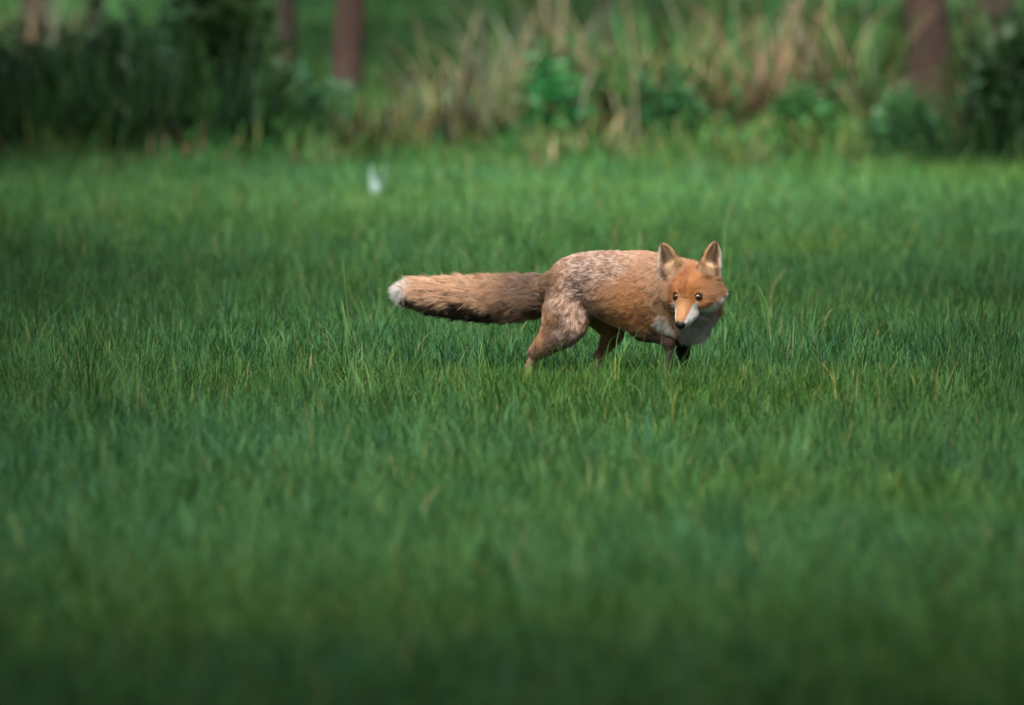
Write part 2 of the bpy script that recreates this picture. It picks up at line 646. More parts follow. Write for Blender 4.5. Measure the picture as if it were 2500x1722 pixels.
def tree(label, x, y, rad, height, crown_r, seed, bark, kind=0, group="trees around the meadow", lean=0.0):
    r = np.random.default_rng(seed)
    root = empty("tree", (x, y, float(gh(x, y))))
    tag(root, label, "tree", group)
    ch = height - crown_r * 0.5
    n = 14
    z = np.concatenate([np.linspace(-0.05, 0.6, 6), np.linspace(1.0, ch, n - 6)])
    p = np.stack([lean * z + 0.02 * np.sin(z * 2 + seed), 0.02 * np.cos(z * 1.7 + seed), z], -1)
    rr = rad * (1 - 0.6 * z / ch) + rad * 0.35 * np.exp(-np.clip(z, 0, 9) / 0.10)
    tr = link(bpy.data.objects.new("trunk", tubes_mesh("trunk", [(p, rr)], bark, 20)), root)
    limbs = []
    for k in range(7):
        a = k * 2.4 + r.uniform(0, 1)
        s0 = p[-1 - (k % 4)]
        e = s0 + np.array([math.cos(a), math.sin(a), 0.75]) * crown_r * r.uniform(0.45, 0.8)
        limbs.append((wander(r, s0, e, 6, 0.05), np.linspace(rad * 0.35, rad * 0.08, 6)))
    link(bpy.data.objects.new("limb", tubes_mesh("limb", limbs, bark, 7)), root)
    c = bpy.data.objects.new("crown", crown_mesh(kind, M_leaf_tree))
    c.location = (lean * height, 0, height)
    c.scale = (crown_r, crown_r, crown_r * 0.8)
    c.rotation_euler.z = r.uniform(0, 6.28)
    link(c, root)
    return root


def build_verge():
    # mixed rough grass as one mass
    col = bpy.data.collections.new("verge_patches")
    r = np.random.default_rng(21)
    mixes = [('green', 'green', 'olive'), ('green', 'vivid', 'green'), ('olive', 'green', 'green', 'green', 'straw'), ('green', 'vivid', 'olive', 'green'), ('green', 'green', 'green', 'grey')]
    for k in range(10):
        V, F, St, C = tuft_data(r, 130, 0.36 if k % 2 else 0.26, 0.22, mixes[k % 5], 0.35, 1.0, 0.013)
        col.objects.link(bpy.data.objects.new(f"verge_patch_{k:02d}", mesh_np("verge_patch", V, F, St, (M_dry,), C)))
    pts = wedge_points(15.0, 32.0, 9, 1.6, 0.085)
    k = rng.uniform(0, 1, len(pts)) < np.clip((pts[:, 1] - 17.2 + 2.2 * (vnoise(pts * np.array([1.0, 0.35, 1.0]), 1.6, 53) - 0.5)) / 3.2, 0.02, 1)
    pts = pts[k]
    gw = 0.30 + 0.25 * vnoise(pts, 3.0, 50) + 0.55 * np.clip((pts[:, 1] - 18.8 + 2.4 * (vnoise(pts * np.array([1.0, 0.3, 1.0]), 1.8, 54) - 0.5)) / 4.5, 0, 1)
    gw *= 1 + 1.2 * sstep(0.1, 0.9, pts[:, 0]) * sstep(22.5, 26, pts[:, 1]) + 0.9 * (1 - sstep(-1.2, -0.8, pts[:, 0])) * (1 - sstep(22.0, 23.0, pts[:, 1])) * vnoise(pts, 2.5, 51)
    gw *= 1 - 0.62 * np.exp(-((pts[:, 0] - px_x(2255, 27)) / 0.34) ** 2)
    scatter("verge_grass", col, pts, 10, 0.7, 1.15, "rough uncut grass and dead stalks along the meadow edge", 8, gw)
    # clumps that stand out, left to right
    C = [
        ("dry_grass_clump", "greyish dead stalks at the top left above the dark shrubs", 130, 33.0, 0.55, 0.40, 300, ('grey', 'brown', 'dark'), {}),
        ("dead_leaf_clump", "pale brown dead clump at the foot of the dark left shrubs", 455, 23.6, 0.17, 0.16, 150, ('red', 'straw', 'brown'), dict(spread=0.8, curl=1.4)),
        ("dead_leaf_clump", "small brown dead clump low at the far left edge", 30, 24.0, 0.16, 0.12, 70, ('brown', 'red'), dict(spread=0.7)),
        ("dead_stalk_clump", "dark brown dead clump right of the reddish trunk's foot", 930, 24.6, 0.26, 0.20, 260, ('brown', 'brown', 'olive'), dict(spread=0.5, curl=0.9)),
        ("dry_grass_clump", "wide greyish straw clump between reddish trunk and vivid green nettles", 1100, 26.5, 0.46, 0.24, 300, ('grey', 'olive', 'straw', 'grey'), dict(spread=0.45, curl=1.2)),
        ("dry_grass_clump", "pale grey clump leaning against the left side of the nettles", 1205, 27.5, 0.50, 0.16, 150, ('grey', 'straw', 'green'), dict(spread=0.35, az0=0.4)),
        ("dry_grass_clump", "arching straw grass above the vivid green nettles", 1360, 31.0, 0.72, 0.22, 200, ('straw', 'grey'), dict(curl=1.3, spread=0.3)),
        ("dry_grass_clump", "tall straw clump just right of the vivid green nettles", 1520, 27.0, 0.66, 0.18, 280, ('straw', 'straw', 'grey', 'olive'), dict(spread=0.6, curl=1.5)),
        ("dry_grass_clump", "bent low straw clump in front of the tall straw clump", 1450, 24.6, 0.28, 0.14, 110, ('straw', 'olive'), dict(curl=1.8, spread=0.5)),
        ("dry_grass_clump", "pale yellow tuft low below the nettles at the lawn edge", 1330, 23.4, 0.17, 0.07, 60, ('straw', 'olive'), {}),
        ("dry_grass_clump", "grey stalks between the tall straw clump and the reddish bracken", 1720, 27.6, 0.62, 0.18, 130, ('grey', 'straw', 'green'), dict(spread=0.42, curl=1.2)),
        ("bracken_clump", "reddish brown dead bracken clump right of centre", 1885, 27.5, 0.58, 0.16, 320, ('red', 'red', 'straw'), dict(spread=0.3, curl=1.9, width=0.014)),
        ("dry_grass_clump", "bright straw tuft at the lawn edge below the bracken", 1815, 23.6, 0.18, 0.12, 110, ('straw', 'olive', 'straw'), dict(spread=0.6, curl=1.2)),
        ("dry_grass_clump", "tall thin pale stalks between bracken and right-hand trunk", 2075, 27.5, 0.68, 0.18, 120, ('grey', 'green', 'straw'), dict(spread=0.35, curl=1.1)),
        ("dry_grass_clump", "pinkish grey stalks at the foot of the right-hand trunk", 2240, 27.0, 0.24, 0.26, 260, ('red', 'grey', 'brown'), dict(spread=0.40, curl=1.2)),
        ("dead_stalk_clump", "brown dead stalks between the two dark right-hand shrubs", 2365, 25.2, 0.34, 0.14, 170, ('brown', 'olive', 'brown'), dict(spread=0.3)),
        ("dry_grass_clump", "grey stalks at the top right corner behind the shrub", 2400, 31.0, 0.74, 0.25, 150, ('grey', 'red'), dict(spread=0.2)),
        ("olive_grass_clump", "olive and brown low clump beneath the green weeds", 2010, 24.2, 0.24, 0.22, 220, ('olive', 'brown', 'green'), dict(spread=0.5)),
    ]
    for i, (nm, lb, px, y, h, rad, n, pal, kw) in enumerate(C):
        clump(nm, lb, "dead grass" if 'olive' not in nm else "grass clump", px, y, h, rad, n, pal, 100 + i, **kw)
    for i, (lb, px, y, h) in enumerate((("dark green tall grass in front of the leftmost shrub", 110, 24.2, 0.40), ("dark green tall grass left of the pale brown dead clump", 330, 24.4, 0.46),
                                        ("dark green tall grass right of the pale brown dead clump", 560, 24.4, 0.42), ("dark green tall grass left of the reddish trunk's foot", 745, 24.8, 0.28),
                                        ("dark green tall grass at the right edge shrub's foot", 2440, 24.0, 0.40))):
        clump("dark_grass_clump", lb, "grass clump", px, y, h, 0.34, 330, ('dark', 'dark', 'green'), 160 + i, spread=0.3, curl=0.8)
    weed("nettle", "vivid green nettle clump in the middle of the verge", 1340, 26.6, 0.42, 0.26, 34, 61, (0.030, 0.190, 0.060))
    weed("leafy_weed", "mid green leafy weeds below the reddish bracken", 1970, 25.8, 0.30, 0.36, 34, 62, (0.040, 0.150, 0.045))
    weed("leafy_weed", "dark green leafy weeds between tall straw and bracken", 1640, 26.0, 0.36, 0.30, 30, 63, (0.028, 0.110, 0.040))
    # shrubs
    shrub("dark_shrub", "dark green shrub at the far left edge of the picture", 40, 26.0, 0.50, 0.80, 3600, 71, M_leaf_dark)
    shrub("dark_shrub", "dark shrub second from the left, below the grey stalks", 250, 25.6, 0.52, 0.75, 3600, 72, M_leaf_dark)
    shrub("dark_shrub", "dark shrub left of the tall pointed one", 430, 26.6, 0.68, 0.70, 3600, 73, M_leaf_dark, tint=(1.0, 1.25, 1.3))
    shrub("dark_shrub", "tall pointed dark shrub left of the two trunks", 565, 26.2, 1.15, 0.64, 5200, 74, M_leaf_dark, 'cone', tint=(0.85, 0.85, 0.6))
    shrub("dark_shrub", "low bluish dark shrub at the foot of the narrow trunk", 740, 25.6, 0.36, 0.55, 2800, 75, M_leaf_dark, tint=(1.3, 1.6, 1.8))
    shrub("dark_shrub", "dark shrub at the right edge of the picture", 2490, 25.4, 0.66, 0.52, 3600, 76, M_leaf_dark)
    shrub("dark_shrub", "low dark shrub right of the leafy weeds, below the right-hand trunk", 2220, 24.9, 0.26, 0.42, 2200, 77, M_leaf_dark, tint=(1.0, 1.3, 1.2))
    # trunks that show behind the verge, then trees added to shade the far meadow
    g = "trees behind the verge"
    tree("tree with straight reddish brown trunk, left of centre", px_x(850, 29.5), 29.5, 0.092, 5.2, 2.3, 81, M_bark_red, 0, g)
    tree("tree with narrow dark trunk beside the tall pointed shrub", px_x(692, 31), 31, 0.062, 5.0, 2.2, 82, M_bark_dark, 1, g)
    tree("tree with thick reddish trunk at the upper right", px_x(2262, 25.2), 25.2, 0.125, 5.8, 2.6, 83, M_bark_red, 0, g, -0.01)
    tree("tree with distant reddish trunk behind the arching straw", px_x(1484, 55), 55, 0.09, 5.5, 2.4, 84, M_bark_red, 1, g)
    tree("tree with thin grey trunk above the left shrubs", px_x(245, 40), 40, 0.042, 4.6, 2.0, 85, M_bark_grey, 0, g, 0.02)
    tree("tree with dark trunk half hidden behind the leftmost shrub, added for shade", px_x(90, 37), 37, 0.10, 6.0, 3.4, 86, M_bark_dark, 1, g)  # from here on, trees added for the shade of their crowns
    tree("tree with dark trunk behind the right edge shrub, added for shade", px_x(2440, 38), 38, 0.11, 6.2, 3.4, 88, M_bark_dark, 1, g)
    tree("tree with distant slim trunk in the gap beside the reddish trunk, added for shade", px_x(1010, 62), 62, 0.07, 6.0, 3.4, 89, M_bark_dark, 0, g)
    tree("tree with far dark trunk behind the shrub left of the pointed one, added for shade", px_x(480, 46), 46, 0.09, 6.4, 4.0, 90, M_bark_dark, 0, g)
    tree("tree with far dark trunk behind the top right shrub, added for shade", px_x(2400, 50), 50, 0.09, 6.4, 4.0, 91, M_bark_dark, 1, g)
    tree("tree with farthest trunk behind the tall pointed shrub, added for shade", px_x(585, 60), 60, 0.09, 6.4, 4.2, 92, M_bark_dark, 0, g)
    # pale stalk standing alone in the lawn
    o = clump("pale_stalk", "single pale bluish white leaf standing up in the lawn above the fox's tail", "leaf", 919, 16.4, 0.24, 0.008, 5, ('grey',), 140, spread=0.03, curl=0.1, width=0.044)
    me = o.data
    n = len(me.vertices)
    me.attributes["tint"].data.foreach_set("color", np.tile(np.array([0.34, 0.46, 0.48, 1], np.float32), n))
    del o["group"]


build_verge()


def build_shade_trees():
    """unseen trees added beside the picture; their crowns leave a pool of light round the fox"""
    spots = [(-3.95, y, 2.9) for y in (-11.4, -8.0, -4.6, -1.2, 2.2, 5.6)] + [(3.2, y, 2.9) for y in (-11.0, -7.7, -4.4, -1.0, 2.3, 5.6)]
    spots += [(-4.8, 9.8, 2.9), (-4.9, 14.0, 3.0), (-3.9, 18.0, 3.0), (-5.2, 22.6, 2.9), (4.7, 9.6, 2.8), (5.3, 13.8, 2.8), (4.5, 18.0, 2.9), (5.0, 22.0, 2.8)]
    spots += [(-3.2, -14.8, 2.7), (2.6, -14.2, 2.7), (-2.9, -18.4, 3.2), (2.6, -17.8, 3.2), (-3.0, -22.4, 3.2), (2.8, -22.0, 3.2)]
    for i, (x, y, cr) in enumerate(spots):  # none is in view; placed so the crowns darken sides and foreground
        tree("leafy tree added outside the picture to shade the meadow", x + 0.2 * math.sin(i * 3.1), y, 0.11 + 0.02 * (i % 3), 5.5 + 0.3 * (i % 3), cr, 200 + i,
             M_bark_dark, i % 2, "unseen trees added to shade the meadow")


build_shade_trees()



# ------------------------------------------------------------------ the fox: an implicit body
def fp(px, py, y):
    return pix(px, py, y)


S = 1.0 / (FPX / CAM_D)                           # metres per photo pixel at the fox
YAW, HPITCH, HROLL = R(25), R(35), R(1)
Fh = np.array([-math.sin(YAW), -math.cos(YAW), 0.0])
HF = math.cos(HPITCH) * Fh + np.array([0, 0, -math.sin(HPITCH)])
HU = math.sin(HPITCH) * Fh + np.array([0, 0, math.cos(HPITCH)])
HR = np.cross(HU, HF)
HM = np.stack([HR, HF, HU], 0)                    # rows: right (image), forward, up
EYE_MID = fp(1676, 727, -0.245)
HO = EYE_MID - np.array([0, 0.048, 0.006]) @ HM   # middle of the skull


def hp(r, f, u):
    """head point given in millimetres: image-right, forward, up"""
    return HO + np.array([r, f, u]) * 0.001 @ HM


PRIMS = []
LIMB = [0]                                        # running number of the limb a primitive belongs to


def cone(a, b, ra, rb, k, grp, direction, flen, sq=None, new=True):
    LIMB[0] += new
    PRIMS.append(dict(limb=LIMB[0], a=np.array(a, float), b=np.array(b, float), ra=ra, rb=rb, k=k, grp=grp,
                      dir=np.array(direction, float) / np.linalg.norm(direction), flen=flen, sq=sq))


def chain(pts, k, grp, flen, sq=None, direction=None, sign=1):
    """pts: list of (point, radius[m]); rounded off by a spline, one limb"""
    A = np.array([[*p, r] for p, r in pts], float)
    if len(A) > 2:
        E = np.vstack([2 * A[0] - A[1], A, 2 * A[-1] - A[-2]])
        out = []
        for i in range(1, len(E) - 2):
            for t in np.arange(0, 1, 0.25):
                p0, p1, p2, p3 = E[i - 1:i + 3]
                out.append(0.5 * (2 * p1 + (p2 - p0) * t + (2 * p0 - 5 * p1 + 4 * p2 - p3) * t * t + (3 * p1 - p0 - 3 * p2 + p3) * t ** 3))
        A = np.array(out + [E[-2]])
    for i in range(len(A) - 1):
        a, b = A[i], A[i + 1]
        d = (b[:3] - a[:3]) * sign if direction is None else np.array(direction)
        cone(a[:3], b[:3], a[3], b[3], k, grp, d, flen, sq, new=(i == 0))


def build_prims():
    # trunk, rump to chest
    T = [(1374, 702, .10, 50), (1414, 692, .075, 68), (1464, 692, .045, 76), (1520, 705, .005, 89), (1578, 716, -.04, 98),
         (1622, 726, -.075, 84)]
    tr = [(fp(x, y, d), r * S) for x, y, d, r in T]
    chain(tr, 0.035, 'trunk', 0.015, sq=(1, 1.12), direction=(-1, 0.55, -0.22))
    # neck up to the skull, and the ruff under the chin
    chain([(fp(1622, 705, -.09), 74 * S), (fp(1672, 702, -.155), 64 * S), (HO + HF * -0.02, 0.054)], 0.04, 'neck', 0.022,
          direction=(-0.35, 0.4, -0.8))
    chain([(fp(1698, 735, -.145), 55 * S), (fp(1690, 772, -.135), 40 * S)], 0.04, 'ruff', 0.046, direction=(0.1, -0.25, -1.0))
    chain([(fp(1640, 770, -.10), 52 * S), (fp(1672, 790, -.115), 36 * S)], 0.04, 'ruff', 0.028, direction=(0.1, 0.0, -1.0))
    # tail
    TL = [(1372, 705, .11, 32), (1335, 714, .14, 36), (1280, 724, .165, 41), (1210, 728, .185, 41), (1130, 728, .20, 36), (1070, 722, .205, 31),
          (1022, 716, .205, 23), (996, 715, .205, 14)]
    tl = [(fp(x, y, d), r * S) for x, y, d, r in TL]
    chain(tl, 0.03, 'tail', 0.043)
    # hind leg on the near side: thigh, shank pushed back, hock, foot
    n = 0.03
    chain([(fp(1402, 700, n + .02), 58 * S), (fp(1386, 765, n + .012), 52 * S)], 0.04, 'hind_near', 0.014, sq=(1, 1.6), direction=(-0.35, 0, -1))
    chain([(fp(1388, 762, n + .014), 44 * S), (fp(1388, 802, n), 34 * S), (fp(1345, 837, n + .01), 23 * S), (fp(1308, 860, n + .015), 12.5 * S)], 0.025, 'hind_near', 0.017)
    chain([(fp(1308, 860, n + .015), 12 * S), (fp(1291, 900, n + .01), 9.5 * S), (fp(1288, 930, n), 10 * S)], 0.012, 'hind_near', 0.008)
    chain([(fp(1288, 930, n), 10.5 * S), (fp(1316, 937, n - .02), 9 * S)], 0.01, 'hind_near', 0.006)
    chain([(fp(1366, 760, n + .005), 38 * S), (fp(1347, 805, n + .008), 24 * S), (fp(1314, 854, n + .015), 14 * S)], 0.02, 'hind_near', 0.015, direction=(-0.5, 0, -1))
    # hind leg on the far side, brought forward under the belly
    f = 0.135
    chain([(fp(1425, 715, f - .02), 52 * S), (fp(1492, 795, f), 33 * S), (fp(1480, 842, f), 17 * S), (fp(1464, 868, f + .005), 11 * S)], 0.022, 'hind_far', 0.011)
    chain([(fp(1464, 868, f + .005), 10.5 * S), (fp(1459, 905, f), 9 * S), (fp(1460, 926, f), 10 * S)], 0.012, 'hind_far', 0.007)
    chain([(fp(1460, 926, f), 10 * S), (fp(1484, 930, f - .02), 9 * S)], 0.01, 'hind_far', 0.006)
    # near foreleg: upper arm in the chest, forearm reaching forward, pastern down
    g = -0.10
    chain([(fp(1582, 745, g + .035), 46 * S), (fp(1578, 796, g + .03), 32 * S)], 0.035, 'fore_near', 0.012, direction=(0.1, 0, -1))
    chain([(fp(1578, 796, g + .03), 30 * S), (fp(1612, 816, g), 21 * S), (fp(1634, 836, g - .03), 13 * S)], 0.022, 'fore_near', 0.011)
    chain([(fp(1634, 836, g - .03), 11.5 * S), (fp(1634, 885, g - .03), 8 * S), (fp(1631, 930, g - .03), 9 * S)], 0.012, 'fore_near', 0.006)
    chain([(fp(1631, 932, g - .03), 9.5 * S), (fp(1646, 942, g - .05), 9 * S)], 0.01, 'fore_near', 0.005)
    # far foreleg, straight down below the chin
    h = -0.045
    chain([(fp(1650, 760, h - .02), 40 * S), (fp(1668, 815, h), 20 * S), (fp(1667, 865, h), 15.5 * S), (fp(1665, 922, h), 12 * S)], 0.02, 'fore_far', 0.009)
    chain([(fp(1665, 924, h), 11.5 * S), (fp(1676, 934, h - .025), 10 * S)], 0.01, 'fore_far', 0.005)
    # skull, cheeks, brow, muzzle
    cone(hp(0, -16, -1), hp(0, 18, 1), .057, .050, 0.02, 'head', -HF + HU * 0.35, 0.008)
    cone(hp(0, 26, 10), hp(0, 40, 2), .040, .032, 0.02, 'head', -HF + HU * 0.6, 0.008)
    for s in (-1, 1):
        cone(hp(s * 40, 2, -16), hp(s * 26, 38, -16), .037, .026, 0.025, 'cheek', HR * s * 0.9 - HF * 0.65 - HU * 0.35, 0.020)
        cone(hp(s * 58, -18, -22), hp(s * 40, 5, -22), .024, .030, 0.025, 'cheek', HR * s * 1.0 - HF * 0.5 - HU * 0.45, 0.028)
    cone(hp(0, 52, -12), hp(0, 118, -31), .033, .0175, 0.016, 'muzzle', -HF, 0.006)
    cone(hp(0, 40, -30), hp(0, 104, -43), .026, .0125, 0.014, 'muzzle', -HF - HU * 0.2, 0.005)
    for s in (-1, 1):
        cone(hp(s * 10, 98, -38), hp(s * 16, 72, -36), .0145, .0185, 0.012, 'muzzle', -HF + HR * s * 0.3, 0.009)


build_prims()


def sd_cone(P, q):
    """distance to a round cone"""
    a, b, r1, r2 = q['a'], q['b'], q['ra'], q['rb']
    if q['sq'] is not None:
        ax, fac = q['sq']
        P = P.copy()
        P[..., ax] = a[ax] + (P[..., ax] - (a[ax])) * 1.0
        m = (a[ax] + b[ax]) * 0.5
        ln = b - a
        # squash across the axis: measure depth from the bone itself
        t = np.clip(((P - a) @ ln) / (ln @ ln), 0, 1)
        mid = a[ax] + ln[ax] * t
        P[..., ax] = mid + (P[..., ax] - mid) * fac
    ba = b - a
    l2 = float(ba @ ba)
    rr = r1 - r2
    a2 = l2 - rr * rr
    il2 = 1.0 / l2
    pa = P - a
    y = pa @ ba
    z = y - l2
    w = pa * l2 - y[..., None] * ba
    x2 = np.einsum('...i,...i->...', w, w)
    y2, z2 = y * y * l2, z * z * l2
    k = np.sign(rr) * rr * rr * x2
    d = (np.sqrt(x2 * max(a2, 1e-12) * il2) + y * rr) * il2 - r1
    c1 = np.sign(z) * a2 * z2 > k
    c2 = np.sign(y) * a2 * y2 < k
    d = np.where(c2, np.sqrt(x2 + y2) * il2 - r1, d)
    return np.where(c1, np.sqrt(x2 + z2) * il2 - r2, d)


def smin(a, b, k):
    h = np.clip(k - np.abs(a - b), 0, None) / k
    return np.minimum(a, b) - h * h * k * 0.25


def smax(a, b, k):
    return -smin(-a, -b, k)


# ears: a cupped shell, given in head millimetres
EARS = []
for s, base_px, tip_px, out_turn in ((-1, (1639, 656), (1617, 594), 0.35), (1, (1735, 656), (1746, 590), 0.30)):
    b0 = hp(s * 38, -16, 34)
    base = fp(base_px[0], base_px[1], b0[1])
    tip = fp(tip_px[0], tip_px[1], b0[1] + 0.004)
    ax = (tip - base)
    ln = np.linalg.norm(ax)
    ax = ax / ln
    face = np.array([s * out_turn, -1.0, 0.0])            # where the opening looks
    face = face - ax * (face @ ax)
    face /= np.linalg.norm(face)
    sd = np.cross(face, ax)
    EARS.append(dict(base=base, tip=tip, ax=ax, len=ln, face=face, side=sd, s=s))


EARW = 0.0335
for e in EARS:                                    # flesh that carries the ear on the skull
    cone(e['base'] - e['ax'] * 0.016 + HR * e['s'] * 0.006 - e['face'] * 0.010, hp(e['s'] * 54, -16, -18), 0.015, 0.025, 0.025, 'head', -HU - HF * 0.5, 0.013)
    cone(hp(e['s'] * 26, -10, 12), e['base'] - e['ax'] * 0.014 - e['face'] * 0.010, 0.030, 0.018, 0.016, 'head', e['ax'], 0.010)


def sd_ear(P, e):
    q = P - e['base']
    t = (q @ e['ax']) / e['len']
    x = q @ e['side']
    z = q @ e['face']
    tc = np.clip(t, -0.35, 1.0)
    w = EARW * np.clip(1 - np.clip(tc, 0, 1) ** 1.75, 0.004, 1) ** 0.56       # half width along the ear
    dp = w * 0.62
    rad = np.sqrt((x / w) ** 2 + ((z + dp * 0.25) / dp) ** 2)
    outer = (rad - 1) * np.minimum(w, dp) * 0.9
    outer = np.maximum(outer, (t - 1.0) * e['len'])
    outer = np.maximum(outer, (-0.35 - t) * e['len'])
    w2, d2 = np.maximum(w - 0.0055, 0.001), np.maximum(dp * 1.15, 0.001)
    rad2 = np.sqrt((x / w2) ** 2 + ((z - dp * 0.75) / d2) ** 2)
    inner = (rad2 - 1) * np.minimum(w2, d2) * 0.9
    inner = smax(inner, (0.03 - t) * e['len'] * 0.8, 0.022)
    return smax(outer, -inner, 0.004)


def fox_field(P):
    """signed distance at arbitrary points (n,3)"""
    F = np.full(P.shape[:-1], 1.0)
    for l in range(1, LIMB[0] + 1):
        Q = [q for q in PRIMS if q['limb'] == l]
        F = smin(F, np.min([sd_cone(P, q) for q in Q], 0), Q[0]['k'])
    for e in EARS:
        F = smin(F, sd_ear(P, e), 0.008)
    return F


def surface_nets(F, org, h):
    ins = F < 0
    nx, ny, nz = F.shape
    c = [(i, j, k) for i in (0, 1) for j in (0, 1) for k in (0, 1)]
    cnt = np.zeros((nx - 1, ny - 1, nz - 1), np.int8)
    for i, j, k in c:
        cnt += ins[i:nx - 1 + i, j:ny - 1 + j, k:nz - 1 + k]
    act = (cnt > 0) & (cnt < 8)
    I = np.argwhere(act)
    acc, num = np.zeros((len(I), 3)), np.zeros(len(I))
    for a in c:
        for ax in range(3):
            if a[ax] == 0:
                b = list(a)
                b[ax] = 1
                fa = F[I[:, 0] + a[0], I[:, 1] + a[1], I[:, 2] + a[2]].astype(float)
                fb = F[I[:, 0] + b[0], I[:, 1] + b[1], I[:, 2] + b[2]].astype(float)
                m = (fa < 0) != (fb < 0)
                t = np.where(m, fa / np.where(m, fa - fb, 1), 0)
                p = np.array(a, float)[None].repeat(len(I), 0)
                p[:, ax] += t
                acc[m] += p[m]
                num[m] += 1
    V = (I + acc / num[:, None]) * h + org
    vid = np.full(act.shape, -1, np.int32)
    vid[act] = np.arange(len(I))
    quads = []
    for ax in range(3):
        lo = [slice(None)] * 3
        hi = [slice(None)] * 3
        lo[ax], hi[ax] = slice(0, -1), slice(1, None)
        A, B = ins[tuple(lo)], ins[tuple(hi)]
        E = np.argwhere(A != B)
        u, w = (ax + 1) % 3, (ax + 2) % 3
        E = E[(E[:, u] > 0) & (E[:, w] > 0)]
        E = E[(E[:, u] < act.shape[u]) & (E[:, w] < act.shape[w])]
        q = []
        for du, dw in ((-1, -1), (0, -1), (0, 0), (-1, 0)):
            X = E.copy()
            X[:, u] += du
            X[:, w] += dw
            q.append(vid[X[:, 0], X[:, 1], X[:, 2]])
        q = np.stack(q, -1)
        flip = ~ins[E[:, 0], E[:, 1], E[:, 2]]
        q[flip] = q[flip][:, ::-1]
        quads.append(q)
    Q = np.concatenate(quads)
    return V, Q[(Q >= 0).all(1)]


def fox_surface(h=0.0036):
    lo, hi = np.array([9.0] * 3), np.array([-9.0] * 3)
    for q in PRIMS:
        for p, r in ((q['a'], q['ra']), (q['b'], q['rb'])):
            lo, hi = np.minimum(lo, p - r - 0.03), np.maximum(hi, p + r + 0.03)
    for e in EARS:
        lo, hi = np.minimum(lo, e['tip'] - 0.03), np.maximum(hi, e['tip'] + 0.03)
    n = np.ceil((hi - lo) / h).astype(int) + 1
    F = np.full(n, 1.0, np.float32)

    def region(a, b, pad):
        i0 = np.clip(np.floor((np.minimum(a, b) - pad - lo) / h).astype(int), 0, n - 1)
        i1 = np.clip(np.ceil((np.maximum(a, b) + pad - lo) / h).astype(int) + 1, 1, n)
        g = np.meshgrid(*[lo[k] + h * np.arange(i0[k], i1[k]) for k in range(3)], indexing='ij')
        return tuple(slice(i0[k], i1[k]) for k in range(3)), np.stack(g, -1)
    for l in range(1, LIMB[0] + 1):
        Q = [q for q in PRIMS if q['limb'] == l]
        ends = np.array([x for q in Q for x in (q['a'], q['b'])])
        sl, P = region(ends.min(0), ends.max(0), max(max(q['ra'], q['rb']) for q in Q) + 0.04)
        D = sd_cone(P, Q[0])
        for q in Q[1:]:
            D = np.minimum(D, sd_cone(P, q))
        F[sl] = smin(F[sl], D, Q[0]['k'])
    for e in EARS:
        sl, P = region(e['base'], e['tip'], 0.05)
        F[sl] = smin(F[sl], sd_ear(P, e), 0.008)
    return surface_nets(F, lo, h)


GROUPS = ['trunk', 'neck', 'ruff', 'tail', 'hind_near', 'hind_far', 'fore_near', 'fore_far', 'head', 'cheek', 'muzzle', 'ear']


def fox_attributes(P):
    """group index, fur direction, fur length at surface points"""
    n = len(P)
    D = np.stack([sd_cone(P, q) for q in PRIMS] + [sd_ear(P, e) for e in EARS], 1)
    gi = np.array([GROUPS.index(q['grp']) for q in PRIMS] + [GROUPS.index('ear')] * len(EARS))
    dirs = np.array([q['dir'] for q in PRIMS] + [e['ax'] for e in EARS])
    lens = np.array([q['flen'] for q in PRIMS] + [0.006] * len(EARS))
    W = np.exp(-(D - D.min(1, keepdims=True)) / 0.010)
    W /= W.sum(1, keepdims=True)
    return gi[D.argmin(1)], W @ dirs, W @ lens, D


ORANGE, DEEP, RUST = (0.57, 0.295, 0.150), (0.50, 0.220, 0.095), (0.36, 0.125, 0.040)
TAN, GREYB, PALE = (0.52, 0.31, 0.205), (0.40, 0.250, 0.175), (0.84, 0.66, 0.58)
DARKB, BLACK, WHITE, PEACH = (0.075, 0.045, 0.034), (0.012, 0.011, 0.011), (0.80, 0.77, 0.76), (0.70, 0.46, 0.31)


